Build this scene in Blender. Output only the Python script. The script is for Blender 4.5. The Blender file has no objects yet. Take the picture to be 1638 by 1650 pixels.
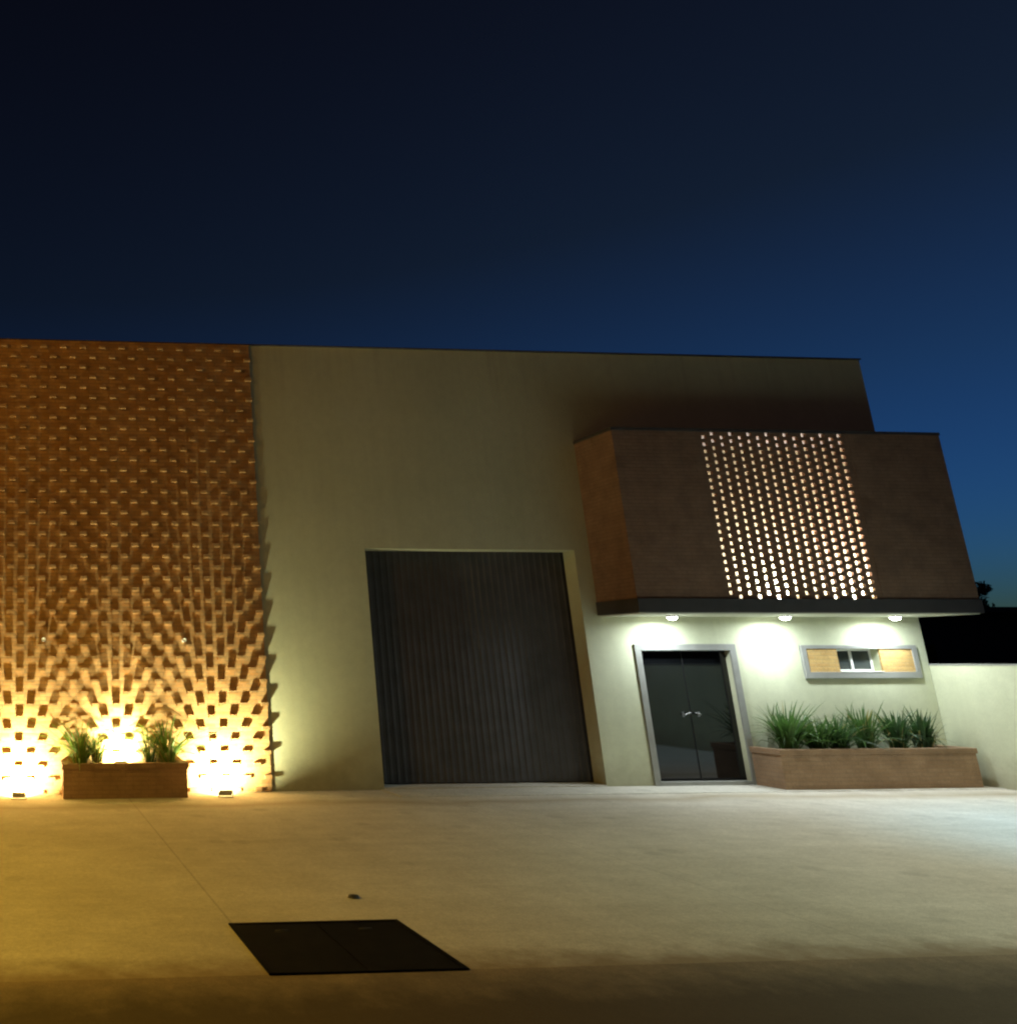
import bpy, bmesh, math, random
from mathutils import Vector, Matrix
random.seed(7)
PI = math.pi
scene = bpy.context.scene
COL = scene.collection

# ------------------------------------------------------------------ camera
cam_d = bpy.data.cameras.new('camera')
cam = bpy.data.objects.new('camera', cam_d)
COL.objects.link(cam)
scene.camera = cam
F, CX, CY = 1334.04, 120.68, 756.91           # pixels of the 1638 x 1650 photograph
YAW, PITCH, ROLL = -0.06746, 0.22963, 0.00212
cam_d.sensor_fit = 'HORIZONTAL'
cam_d.sensor_width = 36.0
cam_d.lens = F / 1638 * 36.0
cam_d.shift_x = (819 - CX) / 1638
cam_d.shift_y = (CY - 825) / 1638
cam_d.clip_end = 2000
Rm = Matrix.Rotation(YAW, 3, 'Z') @ Matrix.Rotation(PITCH, 3, 'X') @ Matrix.Rotation(ROLL, 3, 'Y')
cam.matrix_world = Matrix.Translation((0, -13.415, 1.944)) @ (Rm @ Matrix.Rotation(PI/2, 3, 'X')).to_4x4()

# ------------------------------------------------------------------ sky and exposure
world = bpy.data.worlds.new('World')
scene.world = world
world.use_nodes = True
wn = world.node_tree
wn.nodes.clear()
sky = wn.nodes.new('ShaderNodeTexSky')
sky.sky_type = 'NISHITA'
sky.sun_disc = False
sky.sun_elevation = math.radians(-2.0)
sky.sun_rotation = math.radians(60)
sky.altitude = 200
sky.ozone_density = 4.0
sky.air_density = 1.0
sky.dust_density = 0.6
bg = wn.nodes.new('ShaderNodeBackground')
bg.inputs['Strength'].default_value = 0.1
# the afterglow fades faster with height than the clear-air model has it
wtc = wn.nodes.new('ShaderNodeTexCoord')
wsx = wn.nodes.new('ShaderNodeSeparateXYZ')
wn.links.new(wtc.outputs['Generated'], wsx.inputs[0])
wrp = wn.nodes.new('ShaderNodeValToRGB')
we = wrp.color_ramp.elements
SKYRAMP = [(0.0, (0.95, 3.5, 4.8)), (0.09, (1.3, 3.4, 4.3)), (0.25, (1.65, 2.8, 2.55)), (0.42, (1.85, 1.8, 1.1)), (0.75, (1.8, 1.1, 0.58))]
while len(we) < len(SKYRAMP):
    we.new(0.5)
for k_, (p_, c_) in enumerate(SKYRAMP):
    we[k_].position = p_
    we[k_].color = (*[v_ / 5.0 for v_ in c_], 1)
wn.links.new(wsx.outputs[2], wrp.inputs[0])
wmx = wn.nodes.new('ShaderNodeMix'); wmx.data_type = 'RGBA'; wmx.blend_type = 'MULTIPLY'; wmx.inputs[0].default_value = 1.0
wn.links.new(sky.outputs[0], wmx.inputs[6]); wn.links.new(wrp.outputs[0], wmx.inputs[7])
wsc = wn.nodes.new('ShaderNodeVectorMath'); wsc.operation = 'SCALE'; wsc.inputs['Scale'].default_value = 5.0
wn.links.new(wmx.outputs[2], wsc.inputs[0])
wo = wn.nodes.new('ShaderNodeOutputWorld')
wn.links.new(wsc.outputs[0], bg.inputs[0])
wn.links.new(bg.outputs[0], wo.inputs[0])
scene.view_settings.view_transform = 'Standard'
scene.view_settings.look = 'None'
scene.view_settings.exposure = 0.0
scene.view_settings.gamma = 1.0
scene.cycles.filter_width = 2.2        # the phone's soft night picture

def add_light(name, kind, loc, color, energy, parent=None, **kw):
    d = bpy.data.lights.new(name, kind)
    d.color = color
    d.energy = energy
    aim = kw.pop('aim', None)
    for k, v in kw.items():
        setattr(d, k, v)
    o = bpy.data.objects.new(name, d)
    COL.objects.link(o)
    o.location = loc
    if aim is not None:
        o.rotation_euler = Vector(aim).to_track_quat('-Z', 'Y').to_euler()
    if parent is not None:
        o.parent = parent
    return o

# unseen lamps outside the frame, placed to give the forecourt its tints
add_light('sodium_street_light', 'POINT', (-8.5, -8.0, 8.5), (1.0, 0.41, 0.02), 900, shadow_soft_size=0.3)
add_light('sodium_yard_light', 'SPOT', (-7.0, -6.0, 6.0), (1.0, 0.64, 0.07), 2350, shadow_soft_size=0.2,
          spot_size=math.radians(130), spot_blend=0.6, aim=(0.2, 0.1, -1))
add_light('right_fill_light', 'SPOT', (13.5, -6.0, 6.0), (1.0, 0.92, 0.74), 820, shadow_soft_size=0.2,
          spot_size=math.radians(120), spot_blend=0.6, aim=(0, 0, -1))  # fill lamp, added to brighten the door wall and the ground before it
add_light('middle_fill_light', 'SPOT', (9.5, -8.5, 7.0), (0.80, 1.0, 0.68), 640, shadow_soft_size=0.2,
          spot_size=math.radians(110), spot_blend=0.8, aim=(0, 0.1, -1))  # added fill that lifts the middle of the forecourt, no fixture stands there
add_light('cool_yard_light', 'SPOT', (13.6, -4.9, 5.5), (0.24, 0.66, 1.0), 1030, shadow_soft_size=0.2,
          spot_size=math.radians(82), spot_blend=0.8, aim=(0, -0.05, -1))

# ------------------------------------------------------------------ materials
def nt(name):
    m = bpy.data.materials.new(name)
    m.use_nodes = True
    t = m.node_tree
    b = t.nodes['Principled BSDF']
    return m, t, b

def N(t, kind, **kw):
    n = t.nodes.new(kind)
    for k, v in kw.items():
        if k.startswith('i_'):
            n.inputs[k[2:].replace('_', ' ')].default_value = v
        else:
            setattr(n, k, v)
    return n

def mixrgb(t, fac, a, b, blend='MIX'):
    n = t.nodes.new('ShaderNodeMix')
    n.data_type = 'RGBA'
    n.blend_type = blend
    for sock, v in ((n.inputs[0], fac), (n.inputs[6], a), (n.inputs[7], b)):
        if hasattr(v, 'is_output') or isinstance(v, bpy.types.NodeSocket):
            t.links.new(v, sock)
        else:
            sock.default_value = v if not isinstance(v, tuple) else (*v[:3], 1)
    return n.outputs[2]

def ramp(t, src, stops):
    n = t.nodes.new('ShaderNodeValToRGB')
    e = n.color_ramp.elements
    while len(e) < len(stops):
        e.new(0.5)
    for k, (p, c) in enumerate(stops):
        e[k].position = p
        e[k].color = (*c, 1) if isinstance(c, tuple) else (c, c, c, 1)
    t.links.new(src, n.inputs[0])
    return n.outputs[0]

def noise(t, vec, scale, detail=4, rough=0.55):
    n = N(t, 'ShaderNodeTexNoise', i_Scale=scale, i_Detail=detail, i_Roughness=rough)
    if vec is not None:
        t.links.new(vec, n.inputs['Vector'])
    return n.outputs['Fac']

def bump(t, b, h, strength, dist=0.01):
    n = N(t, 'ShaderNodeBump', i_Strength=strength, i_Distance=dist)
    t.links.new(h, n.inputs['Height'])
    t.links.new(n.outputs[0], b.inputs['Normal'])
    return n

def simple(name, color, rough=0.6, metallic=0.0, var=0.15, scale=8.0, bmp=0.0, spec=None):
    m, t, b = nt(name)
    tc = N(t, 'ShaderNodeTexCoord')
    nz = noise(t, tc.outputs['Object'], scale)
    lo = tuple(c * (1 - var) for c in color)
    hi = tuple(min(1, c * (1 + var)) for c in color)
    t.links.new(ramp(t, nz, [(0.3, lo), (0.7, hi)]), b.inputs['Base Color'])
    b.inputs['Roughness'].default_value = rough
    b.inputs['Metallic'].default_value = metallic
    if spec is not None:
        b.inputs['Specular IOR Level'].default_value = spec
    if bmp:
        bump(t, b, noise(t, tc.outputs['Object'], scale * 12), bmp, 0.004)
    return m

def brick_mat(name, c1, c2, mortar, bw=0.23, rh=0.06, ms=0.007, offset=0.5):
    m, t, b = nt(name)
    tc = N(t, 'ShaderNodeTexCoord')
    br = N(t, 'ShaderNodeTexBrick', offset=offset)
    t.links.new(tc.outputs['UV'], br.inputs['Vector'])
    br.inputs['Scale'].default_value = 1.0
    br.inputs['Brick Width'].default_value = bw
    br.inputs['Row Height'].default_value = rh
    br.inputs['Mortar Size'].default_value = ms
    br.inputs['Mortar Smooth'].default_value = 0.3
    br.inputs['Bias'].default_value = -0.1
    br.inputs['Color1'].default_value = (*c1, 1)
    br.inputs['Color2'].default_value = (*c2, 1)
    br.inputs['Mortar'].default_value = (*mortar, 1)
    nz = noise(t, tc.outputs['Object'], 3.0, 6, 0.65)
    sh = ramp(t, nz, [(0.28, (0.72, 0.70, 0.68)), (0.72, (1.15, 1.13, 1.1))])
    col = mixrgb(t, 1.0, br.outputs['Color'], sh, 'MULTIPLY')
    fine = noise(t, tc.outputs['Object'], 90.0, 3)
    col = mixrgb(t, 0.35, col, ramp(t, fine, [(0.3, 0.55), (0.7, 1.3)]), 'MULTIPLY')
    t.links.new(col, b.inputs['Base Color'])
    b.inputs['Roughness'].default_value = 0.85
    b.inputs['Specular IOR Level'].default_value = 0.2
    hmath = N(t, 'ShaderNodeMath', operation='SUBTRACT')
    t.links.new(fine, hmath.inputs[0])
    t.links.new(br.outputs['Fac'], hmath.inputs[1])
    bump(t, b, hmath.outputs[0], 0.5, 0.005)
    return m

def glow(name, color, strength):
    m, t, b = nt(name)
    b.inputs['Base Color'].default_value = (0.8, 0.8, 0.8, 1)
    b.inputs['Emission Color'].default_value = (*color, 1)
    b.inputs['Emission Strength'].default_value = strength
    return m

M = {}
M['brick'] = brick_mat('orange_brick', (0.61, 0.39, 0.18), (0.46, 0.255, 0.10), (0.42, 0.28, 0.15))
M['pale_brick'] = brick_mat('yellow_brick', (0.62, 0.42, 0.16), (0.55, 0.35, 0.13), (0.50, 0.36, 0.16))
M['brown_brick'] = brick_mat('brown_brick', (0.30, 0.198, 0.138), (0.275, 0.175, 0.118), (0.245, 0.162, 0.115))
M['tan_brick'] = brick_mat('tan_brick', (0.335, 0.232, 0.146), (0.30, 0.20, 0.12), (0.28, 0.20, 0.13))

def paint_mat():
    m, t, b = nt('grey_green_render')
    tc = N(t, 'ShaderNodeTexCoord')
    v = tc.outputs['Object']
    n1 = noise(t, v, 0.9, 5)
    n2 = noise(t, v, 55, 3)
    mp = N(t, 'ShaderNodeMapping')
    mp.inputs['Scale'].default_value = (6, 6, 0.35)
    t.links.new(v, mp.inputs['Vector'])
    streak = noise(t, mp.outputs[0], 1.0, 4)
    c = ramp(t, n1, [(0.3, (0.53, 0.555, 0.385)), (0.7, (0.595, 0.62, 0.44))])
    c = mixrgb(t, 0.18, c, ramp(t, streak, [(0.35, (0.78, 0.78, 0.75)), (0.6, (1.03, 1.03, 1.03))]), 'MULTIPLY')
    c = mixrgb(t, 0.25, c, ramp(t, n2, [(0.3, 0.75), (0.7, 1.12)]), 'MULTIPLY')
    sp = N(t, 'ShaderNodeSeparateXYZ'); t.links.new(v, sp.inputs[0])
    n3 = noise(t, v, 2.6, 6, 0.65)
    ad = N(t, 'ShaderNodeMath', operation='MULTIPLY_ADD'); ad.inputs[1].default_value = -0.9
    t.links.new(n3, ad.inputs[0]); t.links.new(sp.outputs[2], ad.inputs[2])
    f = N(t, 'ShaderNodeMapRange'); f.inputs[1].default_value = -0.42; f.inputs[2].default_value = 0.05
    f.inputs[3].default_value = 0.55; f.inputs[4].default_value = 0.0
    t.links.new(ad.outputs[0], f.inputs[0])
    c = mixrgb(t, f.outputs[0], c, (0.26, 0.235, 0.16))
    top = N(t, 'ShaderNodeMapRange'); top.inputs[1].default_value = 5.6; top.inputs[2].default_value = 7.4
    t.links.new(sp.outputs[2], top.inputs[0])
    sk = N(t, 'ShaderNodeMath', operation='MULTIPLY')
    t.links.new(top.outputs[0], sk.inputs[0])
    t.links.new(ramp(t, streak, [(0.48, 0.0), (0.68, 0.28)]), sk.inputs[1])
    c = mixrgb(t, sk.outputs[0], c, (0.27, 0.25, 0.18))
    blot = noise(t, v, 6.5, 6, 0.7)
    c = mixrgb(t, 0.3, c, ramp(t, blot, [(0.3, 0.78), (0.7, 1.12)]), 'MULTIPLY')
    t.links.new(c, b.inputs['Base Color'])
    b.inputs['Roughness'].default_value = 0.8
    b.inputs['Specular IOR Level'].default_value = 0.25
    bump(t, b, n2, 0.35, 0.004)
    return m
M['paint'] = paint_mat()

def concrete_mat(name, lo, hi, joints=False, brown_band=None, edge=None):
    m, t, b = nt(name)
    tc = N(t, 'ShaderNodeTexCoord')
    v = tc.outputs['Object']
    n1 = noise(t, v, 0.45, 6, 0.6)
    n2 = noise(t, v, 3.2, 6, 0.65)
    n3 = noise(t, v, 110, 2)
    n4 = noise(t, v, 22, 5, 0.75)
    c = ramp(t, n1, [(0.3, lo), (0.7, hi)])
    c = mixrgb(t, 0.5, c, ramp(t, n2, [(0.25, 0.72), (0.75, 1.18)]), 'MULTIPLY')
    c = mixrgb(t, 0.6, c, ramp(t, n3, [(0.3, 0.65), (0.7, 1.25)]), 'MULTIPLY')
    c = mixrgb(t, 0.6, c, ramp(t, n4, [(0.3, 0.7), (0.7, 1.2)]), 'MULTIPLY')
    mp = N(t, 'ShaderNodeMapping')
    mp.inputs['Scale'].default_value = (0.5, 5.0, 1)
    t.links.new(v, mp.inputs['Vector'])
    c = mixrgb(t, 0.2, c, ramp(t, noise(t, mp.outputs[0], 1.0, 5), [(0.35, 0.72), (0.65, 1.12)]), 'MULTIPLY')
    vo = N(t, 'ShaderNodeTexVoronoi'); vo.inputs['Scale'].default_value = 1.3; vo.inputs['Randomness'].default_value = 1.0
    wob = N(t, 'ShaderNodeMath', operation='MULTIPLY_ADD'); wob.inputs[1].default_value = -0.22
    t.links.new(v, vo.inputs['Vector']); t.links.new(n2, wob.inputs[0]); t.links.new(vo.outputs['Distance'], wob.inputs[2])
    c = mixrgb(t, 0.3, c, ramp(t, wob.outputs[0], [(-0.0, 0.55), (0.06, 1.0)]), 'MULTIPLY')
    sp = N(t, 'ShaderNodeSeparateXYZ')
    t.links.new(v, sp.inputs[0])
    if joints:
        for axis, pos, w in joints:
            s = N(t, 'ShaderNodeMath', operation='SUBTRACT'); s.inputs[1].default_value = pos
            t.links.new(sp.outputs[axis], s.inputs[0])
            a = N(t, 'ShaderNodeMath', operation='ABSOLUTE'); t.links.new(s.outputs[0], a.inputs[0])
            l = N(t, 'ShaderNodeMath', operation='LESS_THAN'); l.inputs[1].default_value = w
            t.links.new(a.outputs[0], l.inputs[0])
            k = N(t, 'ShaderNodeMath', operation='MULTIPLY'); k.inputs[1].default_value = 0.28
            t.links.new(l.outputs[0], k.inputs[0])
            c = mixrgb(t, k.outputs[0], c, (0.12, 0.11, 0.09))
    if edge:
        e_ = N(t, 'ShaderNodeMath', operation='MULTIPLY_ADD'); e_.inputs[1].default_value = 0.7
        t.links.new(n2, e_.inputs[0]); t.links.new(sp.outputs[1], e_.inputs[2])
        f = N(t, 'ShaderNodeMapRange'); f.inputs[1].default_value = edge[0]; f.inputs[2].default_value = edge[1]
        f.inputs[3].default_value = 0.0; f.inputs[4].default_value = 0.85
        t.links.new(e_.outputs[0], f.inputs[0])
        c = mixrgb(t, f.outputs[0], c, edge[2])
    if brown_band:  # browner band across the slab, parallel to the facade
        y0, w, colr = brown_band
        ad = N(t, 'ShaderNodeMath', operation='MULTIPLY_ADD'); ad.inputs[1].default_value = 0.9
        t.links.new(n1, ad.inputs[0]); t.links.new(sp.outputs[1], ad.inputs[2])
        s = N(t, 'ShaderNodeMath', operation='SUBTRACT'); s.inputs[1].default_value = y0 + 0.45
        t.links.new(ad.outputs[0], s.inputs[0])
        a = N(t, 'ShaderNodeMath', operation='ABSOLUTE'); t.links.new(s.outputs[0], a.inputs[0])
        f = N(t, 'ShaderNodeMapRange'); f.inputs[1].default_value = 0.02; f.inputs[2].default_value = w
        f.inputs[3].default_value = 0.5; f.inputs[4].default_value = 0.0
        t.links.new(a.outputs[0], f.inputs[0])
        c = mixrgb(t, f.outputs[0], c, colr)
    t.links.new(c, b.inputs['Base Color'])
    b.inputs['Roughness'].default_value = 0.85
    b.inputs['Specular IOR Level'].default_value = 0.25
    h = N(t, 'ShaderNodeMath', operation='ADD')
    t.links.new(n2, h.inputs[0]); t.links.new(n3, h.inputs[1])
    bump(t, b, h.outputs[0], 0.35, 0.006)
    return m
M['concrete'] = concrete_mat('forecourt_concrete', (0.56, 0.525, 0.445), (0.70, 0.665, 0.585),
    joints=[(0, 1.66, 0.010), (0, 6.1, 0.006), (0, 10.6, 0.006), (0, -2.8, 0.006)],
    brown_band=(-1.15, 0.32, (0.30, 0.23, 0.12)), edge=(-6.85, -7.25, (0.26, 0.195, 0.12)))
M['apron'] = concrete_mat('apron_concrete', (0.58, 0.56, 0.49), (0.68, 0.66, 0.58))
M['asphalt'] = concrete_mat('asphalt', (0.055, 0.045, 0.035), (0.085, 0.072, 0.058))
M['gutter'] = concrete_mat('gutter_concrete', (0.29, 0.225, 0.15), (0.35, 0.275, 0.19), edge=(-7.1, -7.75, (0.075, 0.06, 0.042)))
M['earth'] = concrete_mat('dry_earth', (0.10, 0.085, 0.06), (0.16, 0.13, 0.09))
M['gate'] = simple('dark_painted_steel', (0.066, 0.064, 0.066), 0.6, 0.0, 0.2, 3)
M['canopy'] = simple('slate_grey_paint', (0.062, 0.06, 0.062), 0.6, 0, 0.12, 4)
M['soffit'] = simple('soffit_paint', (0.6, 0.62, 0.52), 0.8, 0, 0.06, 3)
M['trim'] = simple('grey_trim', (0.245, 0.25, 0.225), 0.6, 0, 0.1, 5, 0.2)
M['alu'] = simple('white_aluminium', (0.72, 0.72, 0.72), 0.35, 0, 0.05, 6)
M['coping'] = simple('dark_coping', (0.07, 0.065, 0.06), 0.6, 0, 0.2, 5)
M['door_black'] = simple('black_door_frame', (0.008, 0.008, 0.008), 0.6, 0, 0.2, 10, spec=0.15)
M['steel'] = simple('brushed_steel', (0.28, 0.28, 0.28), 0.5, 1.0, 0.08, 20)
M['black_metal'] = simple('black_metal', (0.035, 0.035, 0.035), 0.5, 0, 0.2, 10)
M['lamp_grey'] = simple('lamp_grey', (0.45, 0.45, 0.46), 0.45, 0.0, 0.08, 10)
M['plate'] = simple('dark_iron_plate', (0.006, 0.0055, 0.005), 0.9, 0.0, 0.5, 7, 0.3, spec=0.06)
M['white'] = simple('white_plastic', (0.8, 0.8, 0.76), 0.4, 0, 0.04, 10)
M['soil'] = simple('potting_soil', (0.07, 0.045, 0.028), 0.95, 0, 0.5, 14, 0.8)
M['roofing'] = simple('roof_sheet', (0.18, 0.17, 0.16), 0.7, 0, 0.2, 2)
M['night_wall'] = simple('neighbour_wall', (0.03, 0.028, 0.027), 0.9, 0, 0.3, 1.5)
M['bark'] = simple('bark', (0.06, 0.045, 0.03), 0.9, 0, 0.4, 9)
M['shutter'] = simple('brown_shutter', (0.12, 0.075, 0.05), 0.8, 0, 0.2, 5)
M['flood_lens'] = glow('flood_lens', (1.0, 0.86, 0.6), 30)
M['down_lens'] = glow('downlight_lens', (0.95, 1.0, 0.88), 60)

def glass_mat(name, tint, rough):
    m, t, b = nt(name)
    tc = N(t, 'ShaderNodeTexCoord')
    n = noise(t, tc.outputs['Object'], 1.2, 4)
    t.links.new(ramp(t, n, [(0.3, tuple(c * 0.7 for c in tint)), (0.7, tint)]), b.inputs['Base Color'])
    b.inputs['Roughness'].default_value = rough
    b.inputs['IOR'].default_value = 1.5
    return m
M['dark_glass'] = glass_mat('tinted_glass', (0.0035, 0.004, 0.0045), 0.035)
M['pane'] = glass_mat('window_glass', (0.05, 0.06, 0.058), 0.08)

def leaf_mat(name, a, b_, trans=0.25):
    m, t, b = nt(name)
    tc = N(t, 'ShaderNodeTexCoord')
    n = noise(t, tc.outputs['Object'], 9, 2)
    t.links.new(ramp(t, n, [(0.3, a), (0.7, b_)]), b.inputs['Base Color'])
    b.inputs['Roughness'].default_value = 0.45
    b.inputs['Specular IOR Level'].default_value = 0.35
    tr = N(t, 'ShaderNodeBsdfTranslucent')
    tr.inputs['Color'].default_value = (b_[0] * 1.3, b_[1] * 1.4, b_[2], 1)
    mx = N(t, 'ShaderNodeMixShader')
    mx.inputs[0].default_value = trans
    t.links.new(b.outputs[0], mx.inputs[1]); t.links.new(tr.outputs[0], mx.inputs[2])
    t.links.new(mx.outputs[0], t.nodes['Material Output'].inputs['Surface'])
    return m
M['leaf'] = leaf_mat('strap_leaf', (0.03, 0.075, 0.018), (0.07, 0.145, 0.036))
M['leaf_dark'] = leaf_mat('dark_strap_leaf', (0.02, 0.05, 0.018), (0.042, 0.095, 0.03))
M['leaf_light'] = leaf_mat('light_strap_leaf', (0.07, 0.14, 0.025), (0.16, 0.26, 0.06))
M['leaf_dry'] = leaf_mat('dry_strap_leaf', (0.20, 0.17, 0.06), (0.32, 0.28, 0.11))
M['tree_leaf'] = leaf_mat('tree_leaf', (0.015, 0.03, 0.012), (0.035, 0.06, 0.02), 0.1)

# ------------------------------------------------------------------ mesh builder
class MB:
    def __init__(self):
        self.v, self.f, self.uv, self.sm = [], [], [], []
    def face(self, pts, uv=None, smooth=False):
        n0 = len(self.v)
        self.v += [tuple(p) for p in pts]
        self.f.append(tuple(range(n0, n0 + len(pts))))
        if uv is None:
            a, b, c = Vector(pts[0]), Vector(pts[1]), Vector(pts[2])
            n = (b - a).cross(c - a)
            ax = max(range(3), key=lambda k: abs(n[k]))
            pick = {0: (1, 2), 1: (0, 2), 2: (0, 1)}[ax]
            uv = [(p[pick[0]], p[pick[1]]) for p in pts]
        self.uv.append(uv); self.sm.append(smooth)
    def box(self, x0, x1, y0, y1, z0, z1, skip=''):
        P = lambda x, y, z: (x, y, z)
        if 'f' not in skip: self.face([P(x0,y0,z0),P(x1,y0,z0),P(x1,y0,z1),P(x0,y0,z1)])
        if 'b' not in skip: self.face([P(x1,y1,z0),P(x0,y1,z0),P(x0,y1,z1),P(x1,y1,z1)])
        if 'l' not in skip: self.face([P(x0,y1,z0),P(x0,y0,z0),P(x0,y0,z1),P(x0,y1,z1)])
        if 'r' not in skip: self.face([P(x1,y0,z0),P(x1,y1,z0),P(x1,y1,z1),P(x1,y0,z1)])
        if 't' not in skip: self.face([P(x0,y0,z1),P(x1,y0,z1),P(x1,y1,z1),P(x0,y1,z1)])
        if 'd' not in skip: self.face([P(x0,y1,z0),P(x1,y1,z0),P(x1,y0,z0),P(x0,y0,z0)])
        return self
    def tube(self, pts, rad, n=8, caps=True):
        pts = [Vector(p) for p in pts]
        rads = rad if isinstance(rad, (list, tuple)) else [rad] * len(pts)
        rings = []
        up = Vector((0, 0, 1))
        for k, p in enumerate(pts):
            d = (pts[min(k+1, len(pts)-1)] - pts[max(k-1, 0)]).normalized()
            a = d.cross(up) if abs(d.dot(up)) < 0.95 else d.cross(Vector((1, 0, 0)))
            a.normalize(); b = d.cross(a).normalized()
            rings.append([p + (a * math.cos(2*PI*j/n) + b * math.sin(2*PI*j/n)) * rads[k] for j in range(n)])
        for k in range(len(rings) - 1):
            for j in range(n):
                self.face([rings[k][j], rings[k][(j+1) % n], rings[k+1][(j+1) % n], rings[k+1][j]], smooth=True)
        if caps:
            self.face(list(reversed(rings[0]))); self.face(rings[-1])
        return self
    def build(self, name, mat, parent=None, bevel=0.0, loc=None, merge=True):
        me = bpy.data.meshes.new(name)
        me.from_pydata(self.v, [], self.f)
        ul = me.uv_layers.new(name='UVMap')
        k = 0
        for uv in self.uv:
            for q in uv:
                ul.data[k].uv = q; k += 1
        me.polygons.foreach_set('use_smooth', self.sm)
        mats = mat if isinstance(mat, list) else [mat]
        for m in mats:
            me.materials.append(m)
        if merge:
            bm = bmesh.new(); bm.from_mesh(me)
            bmesh.ops.remove_doubles(bm, verts=bm.verts, dist=1e-5)
            bmesh.ops.recalc_face_normals(bm, faces=bm.faces) if bevel else None
            bm.to_mesh(me); bm.free()
        me.update()
        o = bpy.data.objects.new(name, me)
        COL.objects.link(o)
        if loc: o.location = loc
        if parent is not None: o.parent = parent
        if bevel:
            b = o.modifiers.new('edge', 'BEVEL'); b.width = bevel; b.segments = 2; b.limit_method = 'ANGLE'
        return o

def tag(o, label=None, cat=None, group=None, kind=None):
    if label: o['label'] = label
    if cat: o['category'] = cat
    if group: o['group'] = group
    if kind: o['kind'] = kind
    return o
def thing(name, label, cat, loc=(0, 0, 0), group=None):
    o = bpy.data.objects.new(name, None)
    o.empty_display_size = 0.2
    COL.objects.link(o); o.location = loc
    return tag(o, label, cat, group)
def copy_tree(o, parent=None):
    c = o.copy(); COL.objects.link(c); c.parent = parent
    for ch in list(o.children):
        copy_tree(ch, c)
    return c

# ------------------------------------------------------------------ ground
g = MB(); g.box(-500, 500, -500, 500, -0.6, -0.16)
tag(g.build('ground', M['earth']), kind='structure')
g = MB(); g.box(-60, 60, -19.0, -9.1, -0.5, -0.13)
tag(g.build('street', M['asphalt']), kind='structure')
# forecourt slab, rounded roll-over kerb and gutter along its street edge
g = MB()
g.box(-14, 15.4, -7.62, 0.0, -0.3, 0.0, skip='')
tag(g.build('forecourt', M['concrete']), kind='structure')
g = MB()
prof = [(-7.62, 0.0), (-7.76, -0.003), (-7.92, -0.012), (-8.12, -0.034), (-8.4, -0.068), (-8.7, -0.095), (-9.1, -0.115), (-9.1, -0.4), (-7.62, -0.4)]
for k in range(len(prof) - 1):
    (ya, za), (yb, zb) = prof[k], prof[k+1]
    g.face([(-30, yb, zb), (30, yb, zb), (30, ya, za), (-30, ya, za)])
tag(g.build('kerb', M['gutter']), kind='structure')
g = MB(); g.box(5.7, 15.4, -0.72, 0.0, -0.004, 0.009)
tag(g.build('pavement', M['apron'], bevel=0.004), kind='structure')

# ------------------------------------------------------------------ the building
XB0, XBR, XE, HT = -7.0, 3.95, 15.40, 7.36
bld = thing('building', 'flat roofed industrial building with orange brick panel, olive wall and dark sliding gate', 'building')

def grid_wall(mb, xs, zs, holes, y0, y1):
    xs, zs = sorted(xs), sorted(zs)
    def solid(i, k):
        if i < 0 or k < 0 or i >= len(xs)-1 or k >= len(zs)-1: return False
        cx, cz = (xs[i]+xs[i+1])/2, (zs[k]+zs[k+1])/2
        return not any(a < cx < b and c < cz < d for a, b, c, d in holes)
    for i in range(len(xs)-1):
        for k in range(len(zs)-1):
            if solid(i, k):
                sk = ''
                if solid(i-1, k): sk += 'l'
                if solid(i+1, k): sk += 'r'
                if solid(i, k+1): sk += 't'
                if solid(i, k-1): sk += 'd'
                mb.box(xs[i], xs[i+1], y0, y1, zs[k], zs[k+1], skip=sk)

GX0, GX1, GZ = 5.755, 9.40, 3.80
DX0, DX1, DZ = 10.30, 11.86, 2.13
WX0, WX1, WZ0, WZ1 = 13.755, 14.515, 1.785, 2.15
w = MB()
grid_wall(w, [XB0, GX0, GX1, DX0, DX1, WX0, WX1, XE], [0, WZ0, WZ1, DZ, GZ, HT],
          [(GX0, GX1, -1, GZ), (DX0, DX1, -1, DZ), (WX0, WX1, WZ0, WZ1)], 0.0, 0.30)
w.build('facade_wall', M['paint'], bld)
w = MB()
w.box(XE-0.25, XE, 0.30, 16, 0, HT, skip='f').box(XB0, XB0+0.25, 0.30, 16, 0, HT, skip='f').box(XB0+0.25, XE-0.25, 15.75, 16, 0, HT)
w.build('rear_wall', M['paint'], bld)
w = MB(); w.box(XB0+0.25, XE-0.25, 0.30, 15.75, 6.9, 7.0)
w.build('roof', M['roofing'], bld)
PY = -0.04
w = MB(); w.box(XB0-0.003, XE+0.003, PY-0.004, 0.303, HT, HT+0.02)
w.build('coping', M['coping'], bld)
w = MB(); w.box(GX0-0.3, XE-0.3, 0.9, 1.0, 0.0, 4.2)      # dark partition closing the rooms behind the openings
w.build('inner_partition', M['night_wall'], bld)

# brick panel with every third course throwing out headers, half a step apart
bp = MB()
bp.box(XB0, XBR, PY, 0.0, 0.0, HT, skip='b')
hw, hh = 0.055, 0.052
zc = 7.246
row = 0
while zc > 0.04:
    off = 0.0 if row % 2 == 0 else 0.168
    x = 3.728 + off
    while x > XB0 + 0.1:
        jit = random.uniform(-0.004, 0.004)
        dj = random.uniform(-0.004, 0.004)
        xr = min(x + hw + jit, XBR + 0.003)
        bp.box(x - hw + jit, xr, PY - 0.057 + dj, PY, zc - hh/2, zc + hh/2, skip='b')
        x -= 0.336
    zc -= 0.18; row += 1
bp.build('brick_panel', M['brick'], bld, merge=False)

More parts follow.
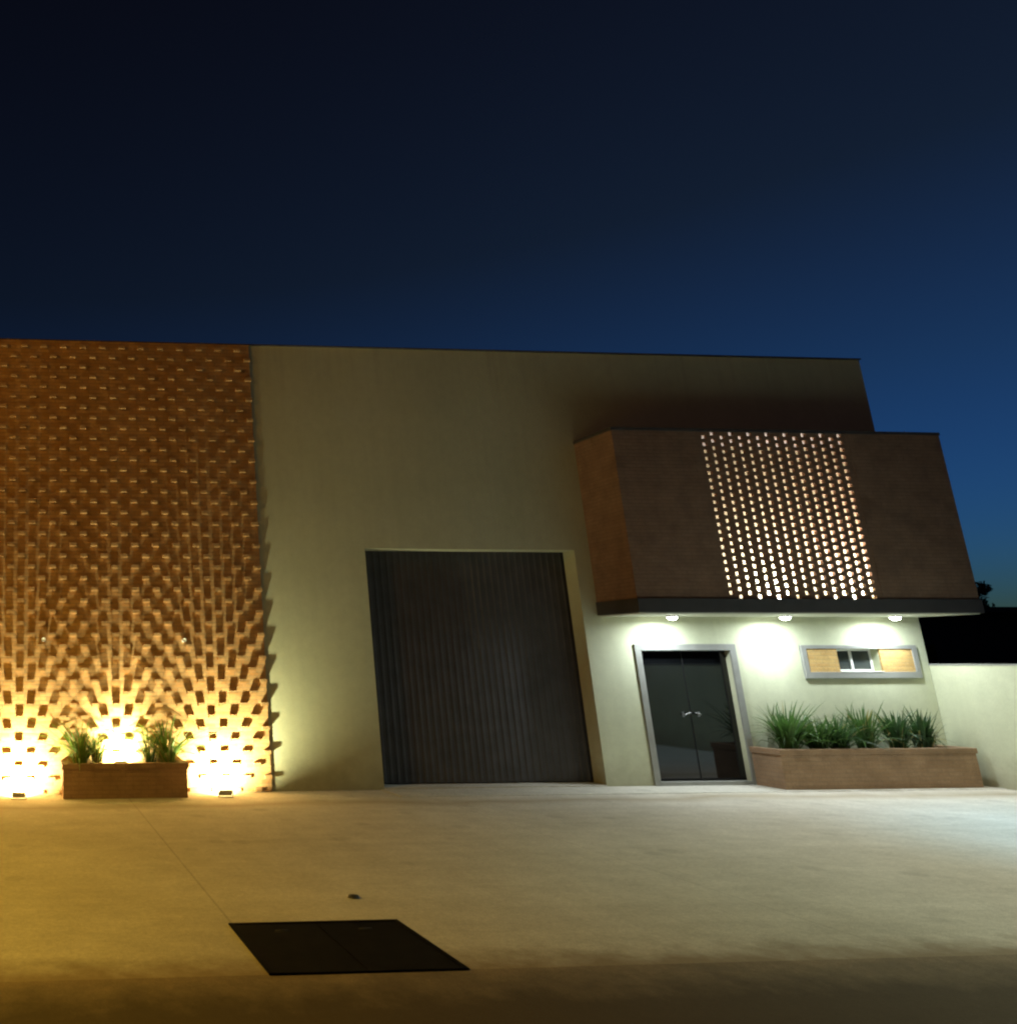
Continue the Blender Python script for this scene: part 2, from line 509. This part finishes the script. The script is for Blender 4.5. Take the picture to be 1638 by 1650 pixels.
# sliding gate : trapezoidal vertical ribs
gt = MB()
x = GX0 - 0.15
y0 = 0.345
pitch = 0.115
while x < GX1 + 0.15:
    pts = [(x, y0), (x + 0.060, y0), (x + 0.072, y0 - 0.009), (x + 0.103, y0 - 0.009), (x + pitch, y0)]
    for a, b in zip(pts[:-1], pts[1:]):
        gt.face([(a[0], a[1], 0.05), (b[0], b[1], 0.05), (b[0], b[1], GZ + 0.12), (a[0], a[1], GZ + 0.12)])
    x += pitch
gate = gt.build('gate', M['gate'], bld)
for za, zb in ((0.05, 0.13), (GZ + 0.02, GZ + 0.12)):
    gf = MB(); gf.box(GX0 - 0.15, GX1 + 0.15, 0.352, 0.39, za, zb)
    gf.build('gate_rail', M['gate'], gate)
s = MB(); s.box(GX0, GX1, 0.0, 0.5, -0.02, 0.03)
s.build('gate_sill', M['apron'], bld)

# entrance door : grey surround, double dark glass leaves, pull handles, threshold
dr = MB()
T = 0.105
dr.box(DX0-T, DX0, -0.03, 0.12, 0.0, DZ+T).box(DX1, DX1+T, -0.03, 0.12, 0.0, DZ+T).box(DX0, DX1, -0.03, 0.12, DZ, DZ+T)
dr.box(DX0, DX1, -0.02, 0.16, 0.0, 0.065)
door = dr.build('door_surround', M['trim'], bld, bevel=0.004)
DM = (DX0 + DX1) / 2
for sgn, xa, xb in ((-1, DX0, DM - 0.0015), (1, DM + 0.0015, DX1)):
    st = 0.010
    lf = MB()
    lf.box(xa, xa+st, 0.09, 0.125, 0.075, DZ-0.005).box(xb-st, xb, 0.09, 0.125, 0.075, DZ-0.005)
    lf.box(xa+st, xb-st, 0.09, 0.125, 0.075, 0.075+0.03).box(xa+st, xb-st, 0.09, 0.125, DZ-0.02, DZ-0.005)
    leaf = lf.build('door_leaf', M['door_black'], bld)
    gp = MB(); gp.box(xa+st, xb-st, 0.091, 0.110, 0.105, DZ-0.02)
    gp.build('glass', M['dark_glass'], leaf)
    hx = DM + sgn * 0.135
    hd = MB()
    hd.tube([(hx, 0.088, 1.10), (hx, 0.04, 1.10), (hx - sgn*0.03, 0.035, 1.115), (hx - sgn*0.10, 0.035, 1.13)], 0.011)
    hd.box(hx-0.016, hx+0.016, 0.08, 0.0905, 1.06, 1.14)
    hd.build('handle', M['steel'], leaf)

# window with surround and pale brick infill either side
wf = MB()
SX0, SX1, SZ0, SZ1 = 13.115, 15.19, 1.67, 2.215
wf.box(SX0, SX1, -0.045, 0.0, SZ0, 1.775).box(SX0, SX1, -0.045, 0.0, 2.155, SZ1)
wf.box(SX0, SX0+0.085, -0.045, 0.0, 1.775, 2.155).box(SX1-0.085, SX1, -0.045, 0.0, 1.775, 2.155)
win = wf.build('window_surround', M['trim'], bld, bevel=0.004)
for xa, xb in ((SX0+0.085, WX0-0.005), (WX1+0.005, SX1-0.085)):
    b_ = MB(); b_.box(xa, xb, -0.028, 0.0, 1.775, 2.155, skip='b')
    b_.build('brick_infill', M['pale_brick'], win)
fr = MB()
ay0, ay1 = 0.12, 0.16
fr.box(WX0, WX1, ay0, ay1, WZ0, WZ0+0.03).box(WX0, WX1, ay0, ay1, WZ1-0.03, WZ1)
fr.box(WX0, WX0+0.03, ay0, ay1, WZ0+0.03, WZ1-0.03).box(WX1-0.03, WX1, ay0, ay1, WZ0+0.03, WZ1-0.03)
fr.box(14.115, 14.155, ay0-0.006, ay1, WZ0+0.03, WZ1-0.03)
frame = fr.build('window_frame', M['alu'], win)
for xa, xb in ((WX0+0.03, 14.115), (14.155, WX1-0.03)):
    pn = MB(); pn.box(xa, xb, 0.135, 0.143, WZ0+0.03, WZ1-0.03)
    pn.build('pane', M['pane'], win)
sl = MB(); sl.box(WX0, WX1, -0.052, 0.12, 1.772, 1.784)
sl.build('sill', M['alu'], win)

# projecting brick box over the entrance
BX0, BX1, BY, BZ0, BZ1 = 9.67, 15.46, -0.936, 2.92, 5.66
LX0, LX1 = 11.15, 13.80
bx = MB()
TH = 0.11
bx.box(BX0, LX0, BY, BY+TH, BZ0, BZ1).box(BX0, BX0+TH, BY+TH, -0.002, BZ0, BZ1, skip='f')
bx.build('brick_box', M['brown_brick'], bld)
bx = MB()
bx.box(LX1, BX1, BY, BY+TH, BZ0, BZ1).box(BX1-TH, BX1, BY+TH, -0.002, BZ0, BZ1, skip='f')
bx.build('brick_box', M['brown_brick'], bld)
bt = MB(); bt.box(BX0-0.01, BX1+0.01, BY-0.012, -0.002, BZ1, BZ1+0.05)
bt.build('box_coping', M['coping'], bld)
sc_ = MB()
rows = 45
rh = (BZ1 - BZ0) / rows
pit, gap, thk = 0.32, 0.086, 0.05
for r in range(rows):
    x = LX0 - (pit/2 if r % 2 else 0.0)
    z0 = BZ0 + r * rh
    while x < LX1:
        xa, xb = max(x, LX0), min(x + pit - gap, LX1)
        if LX1 - xb < gap: xb = LX1
        if xb > xa + 0.01:
            sc_.box(xa, xb, BY+0.006, BY+0.006+thk, z0, z0+rh)
        x += pit
sc_.build('brick_screen', M['brown_brick'], bld, merge=False)
cn = MB(); cn.box(BX0-0.02, BX1+0.01, BY-0.03, 0.0, 2.70, BZ0)
cn.build('canopy', M['canopy'], bld, bevel=0.006)
so = MB(); so.box(BX0+0.02, BX1-0.03, BY+0.015, -0.003, 2.682, 2.70, skip='t')
so.build('soffit', M['soffit'], bld)
for lx in (12.90, 14.32):
    lm = MB(); lm.box(lx-0.09, lx+0.09, -0.22, -0.12, 2.925, 2.965)
    lamp = lm.build('screen_lamp', M['flood_lens'], bld)
    add_light('screen_lamp_light', 'AREA', (lx, -0.17, 2.98), (1.0, 0.86, 0.78), 250, parent=bld, size=0.10, aim=(-0.15, 0.1, 1))

# ------------------------------------------------------------------ downlights
def downlight(loc, label):
    t = thing('downlight', label, 'downlight', loc, 'downlights under the canopy')
    m = MB(); n = 24
    R0, R1 = 0.085, 0.07
    for j in range(n):
        a, b = 2*PI*j/n, 2*PI*(j+1)/n
        ca, sa, cb, sb = math.cos(a), math.sin(a), math.cos(b), math.sin(b)
        m.face([(R0*ca, R0*sa, -0.03), (R0*cb, R0*sb, -0.03), (R0*cb, R0*sb, 0), (R0*ca, R0*sa, 0)], smooth=True)
        m.face([(R1*ca, R1*sa, -0.03), (R1*cb, R1*sb, -0.03), (R0*cb, R0*sb, -0.03), (R0*ca, R0*sa, -0.03)])
    m.build('housing', M['white'], t)
    l = MB()
    for k, (ra, za, rb, zb) in enumerate(((R1, -0.029, 0.055, -0.055), (0.055, -0.055, 0.03, -0.068), (0.03, -0.068, 0.0, -0.072))):
        for j in range(n):
            a, b = 2*PI*j/n, 2*PI*(j+1)/n
            p = [(ra*math.cos(a), ra*math.sin(a), za), (ra*math.cos(b), ra*math.sin(b), za)]
            p += [(rb*math.cos(b), rb*math.sin(b), zb), (rb*math.cos(a), rb*math.sin(a), zb)] if rb else [(0, 0, zb)]
            l.face(p, smooth=True)
    l.build('lens', M['down_lens'], t)
    add_light('downlight_lamp', 'AREA', (0, 0, -0.08), (0.85, 0.94, 1.0), 39, parent=t, shape='DISK', size=0.13, aim=(0, 0, -1))
    return t
for x, lab in ((10.61, 'round downlight in the dark canopy over the left jamb of the glass door'),
               (12.56, 'round downlight in the dark canopy between the door and the small window'),
               (14.50, 'round downlight in the dark canopy over the small window')):
    downlight((x, -0.43, 2.682), lab)

# ------------------------------------------------------------------ floodlights on the ground
def flood(loc, label):
    t = thing('floodlight', label, 'floodlight', loc, 'floodlights washing the brick panel')
    tilt = math.radians(42)
    br = MB()
    br.box(-0.11, 0.11, -0.016, 0.016, 0.0, 0.005).box(-0.113, -0.108, -0.016, 0.016, 0.0, 0.075).box(0.108, 0.113, -0.016, 0.016, 0.0, 0.075)
    br.box(-0.108, -0.098, -0.005, 0.005, 0.055, 0.065).box(0.098, 0.108, -0.005, 0.005, 0.055, 0.065)
    br.build('bracket', M['black_metal'], t)
    h = MB()
    h.box(-0.097, 0.097, -0.05, 0.05, -0.012, 0.010)
    for k in range(7):
        h.box(-0.085 + k*0.027, -0.080 + k*0.027, -0.04, 0.04, -0.022, -0.0125)
    head = h.build('housing', M['lamp_grey'], t, loc=(0, 0, 0.062))
    head.rotation_euler = (-tilt, 0, 0)
    l = MB(); l.box(-0.082, 0.082, -0.04, 0.04, 0.0105, 0.013)
    l.build('lens', M['flood_lens'], head)
    d = Vector((0, math.sin(tilt), math.cos(tilt)))
    add_light('floodlight_lamp', 'AREA', Vector((0, 0, 0.062)) + d*0.018, (1.0, 0.95, 0.54), 136, parent=t, spread=math.radians(148), shape='RECTANGLE', size=0.10, size_y=0.06, aim=tuple(d))
    return t
flood((0.04, -0.46, 0.0), 'small floodlight on the concrete left of the brick planter')
flood((3.11, -0.50, 0.0), 'small floodlight on the concrete between the brick planter and the olive wall')
flood((1.57, -0.30, 0.405), 'small floodlight standing on the soil inside the left brick planter')

# ------------------------------------------------------------------ planters
def planter(name, x0, x1, y0, h, mat, label, cap_mat=None):
    t = thing(name, label, 'planter', (x0, 0, 0))
    y1 = PY if x0 < 3 else 0.0
    y1 -= 0.004
    W = 0.10
    L = x1 - x0
    b = MB()
    ch = 0.085
    b.box(0, L, y0, y0+W, 0.002, h-ch).box(0, W, y0+W, y1, 0.002, h-ch, skip='f').box(L-W, L, y0+W, y1, 0.002, h-ch, skip='f')
    b.build('wall', mat, t)
    c = MB()
    o = 0.018
    c.box(-o, L+o, y0-o, y0+W+o, h-ch, h).box(-o, W+o, y0+W+o, y1, h-ch, h, skip='f').box(L-W-o, L+o, y0+W+o, y1, h-ch, h, skip='f')
    c.build('cap', mat, t, bevel=0.006)
    s = MB()
    nx, ny = 40, 8
    for i in range(nx):
        for j in range(ny):
            P = []
            for a, q in ((i, j), (i+1, j), (i+1, j+1), (i, j+1)):
                u, v = a/nx, q/ny
                random.seed(a*97 + q*13 + int(x0*10))
                P.append((W + (L-2*W)*u, y0+W + (y1-y0-W)*v, h - 0.09 + random.uniform(-0.015, 0.02)))
            s.face(P, smooth=True)
    s.build('soil', M['soil'], t)
    return t
planter('brick_planter', 0.69, 2.54, -0.52, 0.49, M['brown_brick'], 'brick planter box against the floodlit orange brick panel')
planter('brick_planter', 11.91, 15.21, -0.56, 0.60, M['tan_brick'], 'long brick planter box below the small window beside the glass door')

# ------------------------------------------------------------------ strap leaved clumps
def clump(name, loc, label, cat, group, n, h, spread, width, mat, seed, stiff=0.5, drymix=0.0):
    rnd = random.Random(seed)
    t = MB(); dry = MB()
    lx_, ly_ = rnd.uniform(-0.16, 0.16), rnd.uniform(-0.12, 0.02)
    for k in range(n):
        a = rnd.uniform(0, 2*PI)
        r0 = rnd.uniform(0, 0.11)
        L = h * rnd.uniform(0.55, 1.12)
        lean = rnd.uniform(0.05, 1.0) * spread
        droop = rnd.uniform(0.2, 1.0) * (1 - stiff)
        wd = width * rnd.uniform(0.6, 1.2)
        d = Vector((math.cos(a), math.sin(a), 0)); s = Vector((-d.y, d.x, 0))
        tw = rnd.uniform(-0.6, 0.6); kink = rnd.uniform(-0.03, 0.03) * h
        if rnd.random() < 0.18: droop = min(1.15, droop + 0.6); lean *= 1.3
        s = (s * math.cos(tw) + Vector((0, 0, 1)) * math.sin(tw)).normalized()
        S = 7
        rows_ = []
        for i in range(S + 1):
            u = i / S
            z = L * (u - droop * 0.75 * u**2.4)
            x = r0 + lean * L * (u**1.6) * (0.75 + 0.5 * droop)
            w_ = wd * (0.55 + 0.9*u) * (1 - u**2.2) + 0.0006
            c = d * x + Vector((lx_ * z, ly_ * z, z)) + s * math.sin(u * 3 + tw * 5) * kink
            # leaves stay clear of the wall behind
            lim = 0.25
            if c.y > lim: c.y = lim - (c.y - lim) * 0.3
            fold = Vector((0, 0, -1)) * w_ * 0.35
            rows_.append((c - s*w_ - fold, c, c + s*w_ - fold))
        tgt = dry if rnd.random() < drymix else t
        for i in range(S):
            A, B = rows_[i], rows_[i+1]
            tgt.face([A[0], A[1], B[1], B[0]], smooth=True)
            tgt.face([A[1], A[2], B[2], B[1]], smooth=True)
    o = t.build(name, mat, loc=loc)
    if dry.f:
        dry.build('dry_leaves', M['leaf_dry'], o)
    return tag(o, label, cat, group)
G1 = 'grass clumps in the floodlit planter'
G2 = 'grass clumps in the planter by the door'
zs1, zs2 = 0.39, 0.50
clump('grass_clump', (0.96, -0.30, zs1), 'bright green arching grass clump at the left corner of the floodlit planter', 'plant', G1, 150, 0.90, 1.05, 0.013, M['leaf_light'], 11, 0.35, 0.12)
clump('grass_clump', (1.20, -0.24, zs1), 'thin dark grass clump just left of the floodlight in the planter', 'plant', G1, 80, 0.70, 0.75, 0.010, M['leaf_dark'], 12, 0.35, 0.25)
clump('grass_clump', (2.02, -0.24, zs1), 'thin dark grass clump just right of the floodlight in the planter', 'plant', G1, 80, 0.70, 0.75, 0.010, M['leaf_dark'], 13, 0.35, 0.25)
clump('grass_clump', (2.30, -0.30, zs1), 'bright green arching grass clump at the right corner of the floodlit planter', 'plant', G1, 150, 0.90, 1.05, 0.013, M['leaf_light'], 14, 0.35, 0.12)
for k, (x, n, h, sp, mt, lab) in enumerate((
        (12.33, 120, 0.72, 0.62, 'leaf', 'green arching grass clump at the door end of the long planter'),
        (12.86, 95, 0.60, 0.62, 'leaf', 'low green grass clump, second from the door in the long planter'),
        (13.22, 80, 0.58, 0.60, 'leaf_dark', 'short dark grass clump under the left brick infill of the window'),
        (13.66, 95, 0.70, 0.50, 'leaf', 'upright grass clump below the left pane of the window'),
        (14.22, 120, 0.66, 0.42, 'leaf_dark', 'dense dark grass clump below the right pane of the window'),
        (14.66, 130, 0.64, 0.36, 'leaf_dark', 'dense dark upright grass clump, last before the bare planter end'))):
    clump('grass_clump', (x, -0.28, zs2), lab, 'plant', G2, int(n*1.9), h*1.2, sp*1.1, 0.017, M[mt], 30 + k, 0.4, 0.05)

# ------------------------------------------------------------------ small things
def pipe_stub(x, z, label):
    m = MB(); n = 16
    ro, ri, y0, y1 = 0.032, 0.024, -0.125, PY
    for j in range(n):
        a, b = 2*PI*j/n, 2*PI*(j+1)/n
        ca, sa, cb, sb = math.cos(a), math.sin(a), math.cos(b), math.sin(b)
        m.face([(ro*ca, y0, ro*sa), (ro*ca, y1, ro*sa), (ro*cb, y1, ro*sb), (ro*cb, y0, ro*sb)], smooth=True)
        m.face([(ri*ca, y0, ri*sa), (ro*ca, y0, ro*sa), (ro*cb, y0, ro*sb), (ri*cb, y0, ri*sb)])
        m.face([(ri*ca, y0+0.004, ri*sa), (ri*cb, y0+0.004, ri*sb), (0, y0-0.012, 0)], smooth=True)
        m.face([(ri*ca, y0, ri*sa), (ri*cb, y0, ri*sb), (ri*cb, y0+0.004, ri*sb), (ri*ca, y0+0.004, ri*sa)])
    return tag(m.build('wall_knob', M['white'], loc=(x, 0, z)), label, 'knob', 'white knobs on the brick panel')
pipe_stub(0.40, 2.31, 'small white knob on the brick panel, the one nearer the picture edge')
pipe_stub(2.64, 2.30, 'small white knob on the brick panel, the one nearer the olive wall')

pl = thing('pit_cover', 'black two leaf iron pit cover let into the concrete by the street edge', 'pit cover', (2.285, -7.11, 0))
HWX, HWY = 0.66, 0.53
f_ = MB()
f_.box(-HWX, HWX, -HWY, -HWY+0.035, 0.003, 0.014).box(-HWX, HWX, HWY-0.035, HWY, 0.003, 0.014)
f_.box(-HWX, -HWX+0.035, -HWY+0.035, HWY-0.035, 0.003, 0.014).box(HWX-0.035, HWX, -HWY+0.035, HWY-0.035, 0.003, 0.014)
f_.box(-HWX+0.036, HWX-0.036, -HWY+0.036, HWY-0.036, 0.0015, 0.0028)
f_.build('frame', M['plate'], pl, bevel=0.002)
for xa, xb in ((-HWX+0.037, -0.006), (0.006, HWX-0.037)):
    q = MB(); q.box(xa, xb, -HWY+0.037, HWY-0.037, 0.003, 0.010)
    lid = q.build('lid', M['plate'], pl, bevel=0.002)
    hd = MB(); cx_ = (xa+xb)/2
    hd.tube([(cx_-0.05, 0.3, 0.011), (cx_-0.05, 0.3, 0.02), (cx_+0.05, 0.3, 0.02), (cx_+0.05, 0.3, 0.011)], 0.005)
    hd.build('handle', M['black_metal'], lid)
cp = MB(); n = 18
for j in range(n):
    a, b = 2*PI*j/n, 2*PI*(j+1)/n
    ca, sa, cb, sb = math.cos(a), math.sin(a), math.cos(b), math.sin(b)
    cp.face([(0.05*ca, 0.05*sa, 0.0), (0.05*cb, 0.05*sb, 0.0), (0.042*cb, 0.042*sb, 0.018), (0.042*ca, 0.042*sa, 0.018)], smooth=True)
    cp.face([(0.042*ca, 0.042*sa, 0.018), (0.042*cb, 0.042*sb, 0.018), (0, 0, 0.024)], smooth=True)
tag(cp.build('drain_cap', M['black_metal'], loc=(2.87, -5.92, 0.001)), 'small dark round cap on the concrete behind the pit cover', 'drain cap')

# ------------------------------------------------------------------ right boundary wall, neighbour, tree
bwl = thing('boundary_wall', 'pale rendered boundary wall running from the building corner towards the street', 'wall', (15.4, 0, 0))
b = MB(); b.box(0.0, 0.16, -7.6, -0.002, -0.1, 1.88)
b.build('wall', M['paint'], bwl)
b = MB(); b.box(-0.012, 0.172, -7.61, -0.002, 1.88, 1.905)
b.build('coping', M['trim'], bwl)

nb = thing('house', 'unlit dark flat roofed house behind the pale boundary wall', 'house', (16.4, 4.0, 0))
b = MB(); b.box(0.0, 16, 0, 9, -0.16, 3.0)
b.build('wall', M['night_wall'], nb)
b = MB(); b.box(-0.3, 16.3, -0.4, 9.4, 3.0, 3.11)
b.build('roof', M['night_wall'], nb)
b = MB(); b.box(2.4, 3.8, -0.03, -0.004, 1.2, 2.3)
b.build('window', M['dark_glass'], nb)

def tree(loc, label, h, rad, seed):
    rnd = random.Random(seed)
    t = thing('tree', label, 'tree', loc)
    tk = MB()
    tk.tube([(0, 0, 0), (0.05, 0, h*0.3), (-0.03, 0.04, h*0.55), (0.02, 0, h*0.8)], [0.13, 0.10, 0.07, 0.03])
    for k in range(6):
        a = rnd.uniform(0, 2*PI); z = h*rnd.uniform(0.4, 0.7)
        tk.tube([(0, 0, z), (0.35*rad*math.cos(a), 0.35*rad*math.sin(a), z+0.3*rad), (0.75*rad*math.cos(a), 0.75*rad*math.sin(a), z+0.5*rad)], [0.05, 0.035, 0.015], 6)
    tk.build('trunk', M['bark'], t)
    cr = MB()
    cl = [(Vector((rnd.gauss(0, 0.45), rnd.gauss(0, 0.45), rnd.gauss(0, 0.4))) * rad, rnd.uniform(0.25, 0.5)*rad) for _ in range(26)]
    for _ in range(5200):
        c, r = rnd.choice(cl)
        d = Vector((rnd.gauss(0, 1), rnd.gauss(0, 1), rnd.gauss(0, 1))).normalized() * r * rnd.uniform(0.3, 1)
        p = c + d + Vector((0, 0, h*0.78))
        a = Vector((rnd.gauss(0, 1), rnd.gauss(0, 1), rnd.gauss(0, 1))).normalized()
        b2 = a.cross(Vector((rnd.gauss(0, 1), rnd.gauss(0, 1), rnd.gauss(0, 1)))).normalized()
        s = rnd.uniform(0.05, 0.10)
        cr.face([p - a*s, p + b2*s*0.45, p + a*s, p - b2*s*0.45])
    cr.build('crown', M['tree_leaf'], t, merge=False)
tree((34.0, 14.5, -0.16), 'dark tree silhouette rising behind the neighbouring house at the sky edge', 5.25, 0.75, 5)
